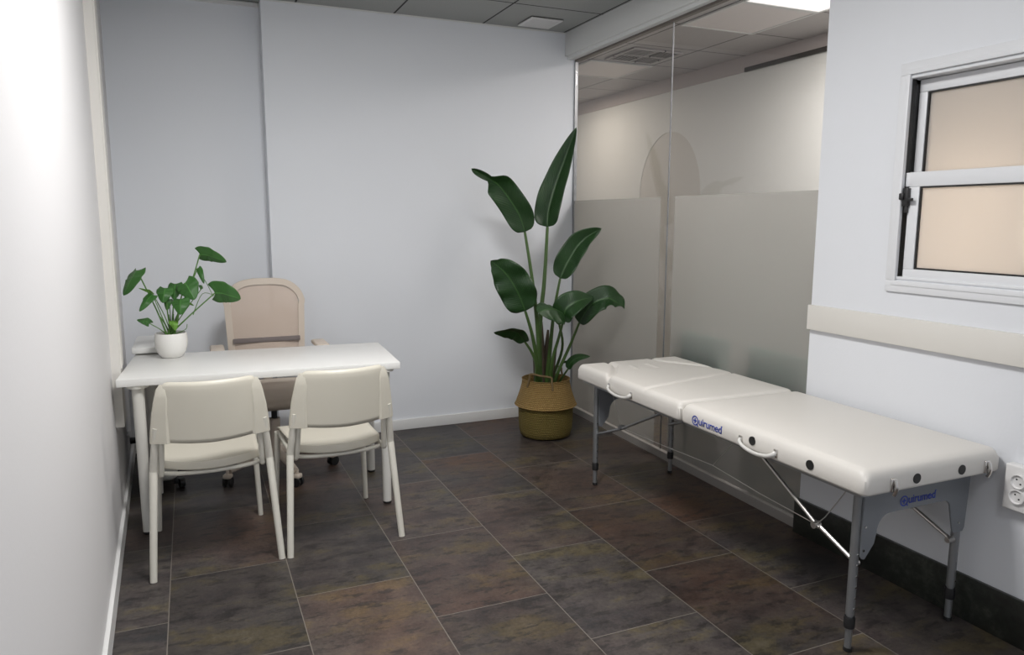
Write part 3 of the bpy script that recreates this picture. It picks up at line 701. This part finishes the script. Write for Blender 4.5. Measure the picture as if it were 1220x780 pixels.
pl = [   # attachment, tip, via point of the stem, blade width, across the blade, material
 ((-0.1295, -0.0500, 0.4438), (-0.1924, -0.0900, 0.3274), (-0.0575, -0.0300, 0.2495), 0.092, (0.8, -0.6, 0.25), 'leaf_pot'),
 ((-0.0667, -0.0600, 0.3237), (-0.1284, -0.1000, 0.2485), (-0.0365, -0.0360, 0.2199), 0.046, (0.75, -0.5, -0.4), 'leaf_pot'),
 ((-0.0888, -0.0900, 0.1877), (-0.1406, -0.1200, 0.2108), (-0.0404, -0.0540, 0.1468), 0.036, (0.0, -0.5, 0.85), 'leaf_pot'),
 ((-0.0101, -0.0200, 0.3512), (-0.0250, -0.0500, 0.2795), (-0.0070, -0.0120, 0.2155), 0.074, (1, -0.2, 0), 'leaf_pot'),
 ((0.0359, 0.0200, 0.3674), (0.0242, -0.0100, 0.2901), (0.0161, 0.0120, 0.2243), 0.066, (1, -0.3, 0), 'leaf_pot'),
 ((0.0792, -0.0300, 0.3742), (0.1207, -0.0700, 0.2922), (0.0398, -0.0180, 0.2266), 0.100, (0.8, 0.0, 0.6), 'leaf_pot'),
 ((0.0560, -0.0700, 0.2990), (0.0518, -0.1000, 0.2232), (0.0382, -0.0420, 0.1957), 0.078, (1, -0.2, 0.1), 'leaf_pot'),
 ((0.2162, -0.0500, 0.3203), (0.3363, -0.0900, 0.2895), (0.1012, -0.0300, 0.2165), 0.115, (-0.25, -0.3, 0.92), 'leaf_pot'),
 ((0.1570, 0.0000, 0.5137), (0.2797, -0.0500, 0.4757), (0.1010, 0.0000, 0.3498), 0.080, (-0.1, -0.5, 0.86), 'leaf_pot'),
 ((0.1454, 0.0000, 0.4462), (0.1679, -0.0400, 0.3679), (0.0835, 0.0000, 0.3164), 0.030, (0.8, -0.3, 0.5), 'leaf_pot'),
 ((-0.0683, -0.0200, 0.3241), (-0.1277, -0.0500, 0.3580), (-0.0225, -0.0120, 0.2120), 0.018, (0.1, -0.7, 0.7), 'leaf_young'),
 ((0.0010, 0.0100, 0.2932), (-0.0096, -0.0100, 0.2366), (0.0037, 0.0060, 0.2085), 0.036, (1, 0.2, 0), 'leaf_pot'),
 ((0.0578, 0.0000, 0.2749), (0.1152, -0.0300, 0.2585), (0.0346, 0.0000, 0.2077), 0.026, (-0.1, -0.6, 0.8), 'leaf_young'),
 ((0.0148, -0.0400, 0.1882), (0.0235, -0.0500, 0.1383), (0.0124, -0.0240, 0.1523), 0.040, (1, -0.2, 0), 'leaf_young'),
 ((0.1553, 0.0000, 0.3394), (0.1443, -0.0100, 0.3577), (0.0791, 0.0000, 0.2398), 0.016, (0.3, -0.2, 0.9), 'leaf_pot'),
]
for i, (A, T, V_, wd, sd, mt) in enumerate(pl):
    a, t_, v_ = Vector(A), Vector(T), Vector(V_)
    mid = a.lerp(t_, .5) + Vector((0, -.012, .006))
    stem([root[i % 14], v_, a], .0022 if wd < .05 else .0032)
    leaf('leaf', mt, [a, a.lerp(mid, .5)+Vector((0, 0, .004)), mid, t_], wd*1.12, sd, .22, HB, mp_, .04, 12, 22, heart=.27*wd, solid=.0006)
# split bright tuft at the crown
for k in range(7):
    r = root[k]; q = Vector((random.uniform(-.045, .045), random.uniform(-.05, 0), .16+random.random()*.06))
    stem([r, r.lerp(q, .5)+Vector((0, 0, .01)), q], .0032)
stem([(0.1087, -0.0300, 0.2119), (0.1577, -0.0100, 0.3145), (0.2156, -0.0500, 0.3075)], .0016); stem([(0.1519, 0.0000, 0.4206), (0.1802, -0.0200, 0.3701), (0.2075, -0.0500, 0.3036)], .0016)
stem([root[2], (0.0660, -0.0600, 0.1414), (0.0792, -0.0700, 0.1717)], .0018)

# ------------------------------------------------------------------ massage table
PX0, PX1 = 1.852, 2.484; YN, YH, YF = 1.560, 2.500, 3.412; PZ0, PZ1 = .583, .664
mt = thing('massage_table', 'long white padded folding massage table with aluminium legs along the right wall', 'massage table', ((PX0+PX1)/2, (YN+YF)/2, 0))
ox, oy = (PX0+PX1)/2, (YN+YF)/2
def T3(x, y, z=0): return (x-ox, y-oy, z)
def cushion(x0, x1, y0, y1, rad, puff, grooves, nx=44, ny=60):
    """soft rounded pad; grooves = [(polyline, depth, half width)]"""
    b = B()
    def sdist(px_, py_, a, c):
        a = Vector(a); c = Vector(c); p = Vector((px_, py_)); d = c-a; t = max(0, min(1, (p-a).dot(d)/d.dot(d))); return (p-a-d*t).length
    def ease(t): return t
    def ax(lo, hi, n):            # finer towards the edges
        out = []
        for i in range(n+1):
            t = i/n; e = .5-.5*math.cos(PI*t); out.append(lo+(hi-lo)*(.55*e+.45*t))
        return out
    X, Y = ax(x0, x1, nx), ax(y0, y1, ny)
    cr = .022
    def zt(x, y):
        d = min(x-x0, x1-x, y-y0, y1-y); dx = min(x-x0, x1-x); dy = min(y-y0, y1-y)
        if dx < rad and dy < rad: d = rad-math.hypot(rad-dx, rad-dy); d = max(0, d)
        z = PZ1-(0 if d >= rad else rad*.9-math.sqrt(max(0, rad*rad-(rad-d)**2))*.9)
        z += puff*(1-math.exp(-d/.05))
        for poly, dep, hwid in grooves:
            m_ = min(sdist(x, y, poly[i], poly[i+1]) for i in range(len(poly)-1)); z -= dep*math.exp(-(m_/hwid)**2)
        return z
    def rim(x, y):                 # round the plan corners a little
        dx = min(x-x0, x1-x); dy = min(y-y0, y1-y)
        if dx < cr and dy < cr:
            cx_ = x0+cr if x-x0 < cr else x1-cr; cy_ = y0+cr if y-y0 < cr else y1-cr
            v = Vector((x-cx_, y-cy_)); 
            if v.length > cr: v = v.normalized()*cr; return cx_+v.x, cy_+v.y
        return x, y
    V = [[b.bm.verts.new((rim(x, y)[0]-ox, rim(x, y)[1]-oy, zt(x, y))) for y in Y] for x in X]
    for i in range(nx):
        for j in range(ny): b.bm.faces.new((V[i][j], V[i+1][j], V[i+1][j+1], V[i][j+1]))
    loop = [V[i][0] for i in range(nx+1)]+[V[nx][j] for j in range(1, ny+1)]+[V[i][ny] for i in range(nx-1, -1, -1)]+[V[0][j] for j in range(ny-1, 0, -1)]
    low = []
    for z_, ins in ((PZ0+.010, 0), (PZ0+.003, .003), (PZ0, .010)):
        low.append([b.bm.verts.new((v.co.x+(ins if v.co.x < (x0+x1)/2-ox else -ins), v.co.y+(ins if v.co.y < (y0+y1)/2-oy else -ins), z_)) for v in loop])
    prev = loop; n = len(loop)
    for l_ in low:
        for i in range(n): b.bm.faces.new((prev[i], l_[i], l_[(i+1) % n], prev[(i+1) % n]))
        prev = l_
    b.bm.faces.new(prev)
    bmesh.ops.remove_doubles(b.bm, verts=b.bm.verts, dist=1e-5)
    return b
npad = cushion(PX0, PX1, YN, YH-.002, .034, .004, []).build('cushion', 'pad', mt, ang=60)
fpad = cushion(PX0, PX1, YH+.002, YF, .030, .003, [
    ([(PX0+.02, 2.785), (PX1-.0, 2.915)], .010, .010),
    ([(PX0-.0, 3.09), (PX0+.06, 3.14), (2.02, 3.30), (2.03, 3.42)], .018, .012),
    ([(PX1, 3.02), (PX1-.06, 3.12), (2.31, 3.30), (2.30, 3.42)], .018, .012),
    ([(2.085, 3.245), (2.070, 3.17)], -.005, .008), ([(2.19, 3.255), (2.185, 3.16)], -.006, .008)], 90, 150).build('cushion', 'pad', mt, ang=60)
# board under the cushions
B().bb(PX0+.02-ox, PX1-.02-ox, YN+.03-oy, YH-.01-oy, PZ0-.012, PZ0+.004).bb(PX0+.02-ox, PX1-.02-ox, YH+.01-oy, YF-.03-oy, PZ0-.012, PZ0+.004).build('board', 'alu', mt)
# legs
LYn, LYf = 1.662, 3.358; LXl, LXr = 1.945, 2.432
for lx in (LXl, LXr):
    for ly in (LYn, LYf):
        l = B().tube([T3(lx, ly, .13), T3(lx, ly, .578)], .0145, 20).build('leg', 'alu', mt)
        B().tube([T3(lx, ly, .012), T3(lx, ly, .14)], .0115, 18).build('extension_tube', 'alu', l)
        B().lathe([(0, 0), (.012, 0), (.0145, .003), (.0145, .014), (0, .014)], T3(lx, ly, 0), 18).build('foot', 'black', l)
        B().lathe([(0, .085), (.0175, .085), (.018, .09), (.018, .118), (.0165, .124), (0, .124)], T3(lx, ly, 0), 22).build('collar', 'black', l)
        for k in range(6): B().disc(T3(lx, ly-.0150, .155+k*.038), (0, 1, 0), .0032, .003, 10).build('adjustment_button', 'chrome', l)
# arched end plates
def end_plate(y, nm):
    xo0, xo1 = LXl+.004, LXr+.026; zt = PZ0-.006
    pts = [(xo0, zt), (xo0, .345)]
    pts += [(xo0+.02+.02*math.sin(a*PI/12-PI/2), .345-.018*math.cos(a*PI/12-PI/2)) for a in range(1, 7)]
    pts += [(xo0+.058, .375), (xo0+.066, .41)]
    pts += [(xo0+.066+.055*(1-math.cos(a*PI/14)), .41+.062*math.sin(a*PI/14)) for a in range(1, 8)]
    e0 = xo1-.085
    pts += [(e0-.045+.035*math.sin(a*PI/12), .472-.035*(1-math.cos(a*PI/12))) for a in range(0, 7)]
    pts += [(xo1-.075, .36), (xo1-.068, .345), (xo1-.02, .345), (xo1-.012, .36), (xo1, zt)]
    B().prism([(x-ox, z) for x, z in pts], 'y', y-oy-.003, y-oy+.003, .001).build(nm, 'plate', mt)
end_plate(LYn-.0175, 'end_plate'); end_plate(LYf-.019, 'end_plate')
for x, z in ((LXl+.014, .36), (LXl+.016, .44), (LXr-.02, .38)): B().disc(T3(x, LYn-.022, z), (0, 1, 0), .004, .004, 12).build('rivet', 'chrome', mt)
# black grommets
b = [((PX0-.0005, 2.060, .624), (1, 0, 0)), ((PX0-.0005, 1.782, .620), (1, 0, 0)), ((2.075, YN-.0005, .616), (0, 1, 0)), ((2.285, YN-.0005, .616), (0, 1, 0))]
for c, ax in b: B().disc(T3(*c), ax, .0165, .004, 28).build('grommet', 'gasket', npad)
# latches
for x in (1.968, 2.405):
    B().bb(x-.011-ox, x+.011-ox, YN-.008-oy, YN+.004-oy, .588, .632, .004, 3).tube([T3(x, YN-.010, .628), T3(x, YN-.016, .600), T3(x, YN-.008, .578)], .006, 10, smooth=4).build('latch', 'chrome', npad)
# carrying handles
def carry(y0, y1, par):
    x = PX0; z = .606
    s_ = 1 if y0 > y1 else -1
    pts = [T3(x-.003, y0, z+.010), T3(x-.012, y0-.006*s_, z), T3(x-.015, y0-.035*s_, z-.012), T3(x-.016, (y0+y1)/2, z-.018), T3(x-.015, y1+.035*s_, z-.012), T3(x-.012, y1+.006*s_, z), T3(x-.003, y1, z+.010)]
    h = B().tube(pts, .0068, 12, smooth=6, squash=1.35).build('handle', 'handle', par)
    h.name = 'handle'
    for y in (y0, y1): B().bb(x-.005-ox, x+.004-ox, y-.009-oy, y+.009-oy, z-.008, z+.022, .002).build('bracket', 'chrome', par)
carry(3.075, 2.875, fpad); carry(2.120, 1.938, npad)
# folding braces and cables
for lx, s in ((LXl, 1), (LXr-.03, 1)):
    kn, kf = (lx, 1.828, .378), (lx, 3.105, .386)
    B().tube([T3(lx, 2.17, .575), T3(lx, 1.815, .372)], .0065, 10).tube([T3(lx+.008, 1.845, .384), T3(lx+.008, LYn+.01, .314)], .0075, 10).disc(T3(*kn), (1, 0, 0), .012, .028, 14).disc(T3(lx+.004, LYn, .31), (1, 0, 0), .010, .03, 14).build('brace', 'steel' if s else 'alu', mt)
    B().tube([T3(lx, 2.70, .575), T3(lx, 3.095, .384)], .0065, 10).tube([T3(lx+.008, 3.08, .39), T3(lx+.008, LYf-.01, .285)], .0075, 10).disc(T3(*kf), (1, 0, 0), .012, .028, 14).build('brace', 'alu', mt)
    mid = (lx, 2.39, .414)
    B().tube([T3(*kn), T3(lx, 2.12, .392), T3(*mid), T3(lx, 2.75, .397), T3(*kf)], .0014, 6).tube([T3(*mid), T3(lx, 2.24, .578)], .0012, 6).tube([T3(*kn), T3(lx, 1.79, .42), T3(lx, 1.69, .575)], .0018, 6).tube([T3(*kf), T3(lx, 3.22, .578)], .0012, 6).build('cable', 'steel', mt)
# printed logo: circled cross Q with a tail, then the letters
def logo(parent, origin, right, upv, size, nm='logo'):
    right = Vector(right); upv = Vector(upv); nrm = right.cross(upv); origin = Vector(origin)
    cu = bpy.data.curves.new('t', 'FONT'); cu.body = 'uirumed'; cu.size = size; cu.space_character = .98; cu.offset = size*.012; cu.resolution_u = 6
    to = bpy.data.objects.new('t', cu); C.objects.link(to)
    dg = bpy.context.evaluated_depsgraph_get(); tm = bpy.data.meshes.new_from_object(to.evaluated_get(dg))
    b = B(); b.bm.from_mesh(tm)
    bpy.data.objects.remove(to); bpy.data.curves.remove(cu); bpy.data.meshes.remove(tm)
    R0 = size*.46; cxq, cyq = -R0*1.02, size*.27
    for v in b.bm.verts: v.co.x += size*.02
    n = 36
    ro = [b.bm.verts.new((cxq+R0*math.cos(2*PI*j/n), cyq+R0*math.sin(2*PI*j/n), 0)) for j in range(n)]
    ri = [b.bm.verts.new((cxq+R0*.76*math.cos(2*PI*j/n), cyq+R0*.76*math.sin(2*PI*j/n), 0)) for j in range(n)]
    for j in range(n): b.bm.faces.new((ro[j], ro[(j+1) % n], ri[(j+1) % n], ri[j]))
    def q4(x0, y0, x1, y1): b.bm.faces.new([b.bm.verts.new((x, y, 0)) for x, y in ((x0, y0), (x1, y0), (x1, y1), (x0, y1))])
    a_, w_ = R0*.52, R0*.15
    q4(cxq-a_, cyq-w_, cxq+a_, cyq+w_); q4(cxq-w_, cyq+w_, cxq+w_, cyq+a_); q4(cxq-w_, cyq-a_, cxq+w_, cyq-w_)
    q = [(cxq+R0*.45, cyq-R0*.62), (cxq+R0*.72, cyq-R0*.45), (cxq+R0*1.12, cyq-R0*1.0), (cxq+R0*.80, cyq-R0*1.05)]
    b.bm.faces.new([b.bm.verts.new((x, y, 0)) for x, y in q])
    xm = max(v.co.x for v in b.bm.verts)
    q4(xm+size*.02, size*.66, xm+size*.10, size*.70)
    for v in b.bm.verts: v.co = origin + right*v.co.x + upv*v.co.y + nrm*(v.co.z+.0)
    return b.build(nm, 'logo', parent, smooth=False, recalc=False, solid=.0006)
logo(npad, T3(PX0-.0012, 2.375, .603), (0, -1, 0), (0, 0, 1), .044)
logo(mt, T3(2.150, LYn-.0215, .492), (1, 0, 0), (0, 0, 1), .040)

# ------------------------------------------------------------------ sockets
def socket_box(name, label, loc, ny, nz, normal_x, pw, ph, th):
    """surface-mounted socket box; face looks along normal_x"""
    t = thing(name, label, 'socket', loc)
    B().box((normal_x*th/2, 0, 0), (th, pw*ny+.02, ph*nz+.05), .005, 3).build('box', 'socket', t)
    for i in range(ny):
        for j in range(nz):
            y = (i-(ny-1)/2)*pw; z = (j-(nz-1)/2)*ph; x = normal_x*(th+.001)
            s = B(); n = 28
            prof = [(.0255, -.001), (.0255, .006), (.0225, .007), (.0205, .005), (.0195, .0003), (0, .0003)]
            s.lathe(prof, n=n)
            for v in s.bm.verts: v.co = Vector((x+normal_x*v.co.z, y+v.co.x, z+v.co.y))
            so = s.build('outlet', 'socket', t)
            for k in (-1, 1): B().disc((x+normal_x*.0005, y+k*.0095*.7, z+k*.0095*.7), (1, 0, 0), .0028, .002, 12).build('hole', 'black', so)
    return t
socket_box('wall_socket', 'white surface-mounted socket box on the right wall, beside the near end of the table', (2.5, 1.447, .548), 2, 2, -1, .075, .052, .038)
sb = thing('wall_socket', 'white wall socket low on the left wall under the desk', 'socket', (LX(4.50), 4.50, .20))
B().box((.006, 0, 0), (.012, .085, .085), .003).build('cover', 'socket', sb)
pg = thing('power_plug', 'black power plug in the socket low under the desk', 'plug', (LX(4.50)+.012, 4.50, .20))
B().tube([(0, 0, 0), (.030, 0, 0), (.046, 0, -.006)], [.019, .017, .008], 16).build('plug_body', 'black', pg)
B().tube([(.044, 0, -.004), (.062, 0, .02), (.060, 0, .06), (.045, .04, .05), (.04, .09, -.05), (.05, .1, -.195)], .0035, 8, smooth=5).build('cable', 'black', pg)

# ------------------------------------------------------------------ waiting chairs behind the frosted film
def waiting_chair(label):
    t = thing('waiting_chair', label, 'chair', group='waiting chairs behind the frosted glass')
    B().bb(-.0, .028, -.20, .20, .44, .785, .012, 3).build('backrest', 'teal_seat', t)
    B().bb(.03, .46, -.21, .21, .42, .465, .014, 3).build('seat', 'teal_seat', t)
    for x in (.05, .43):
        for y in (-.19, .19): B().tube([(x, y, 0), (x, y, .42)], .011, 10).build('leg', 'alu', t)
    return t
w1 = waiting_chair('dim green waiting chair behind the frosted glass, the farther one'); w1.location = (2.585, 3.31, 0)
w2 = copy_tree(w1); w2.location = (2.585, 2.74, 0); w2['label'] = 'dim green waiting chair behind the frosted glass, nearer the right wall'
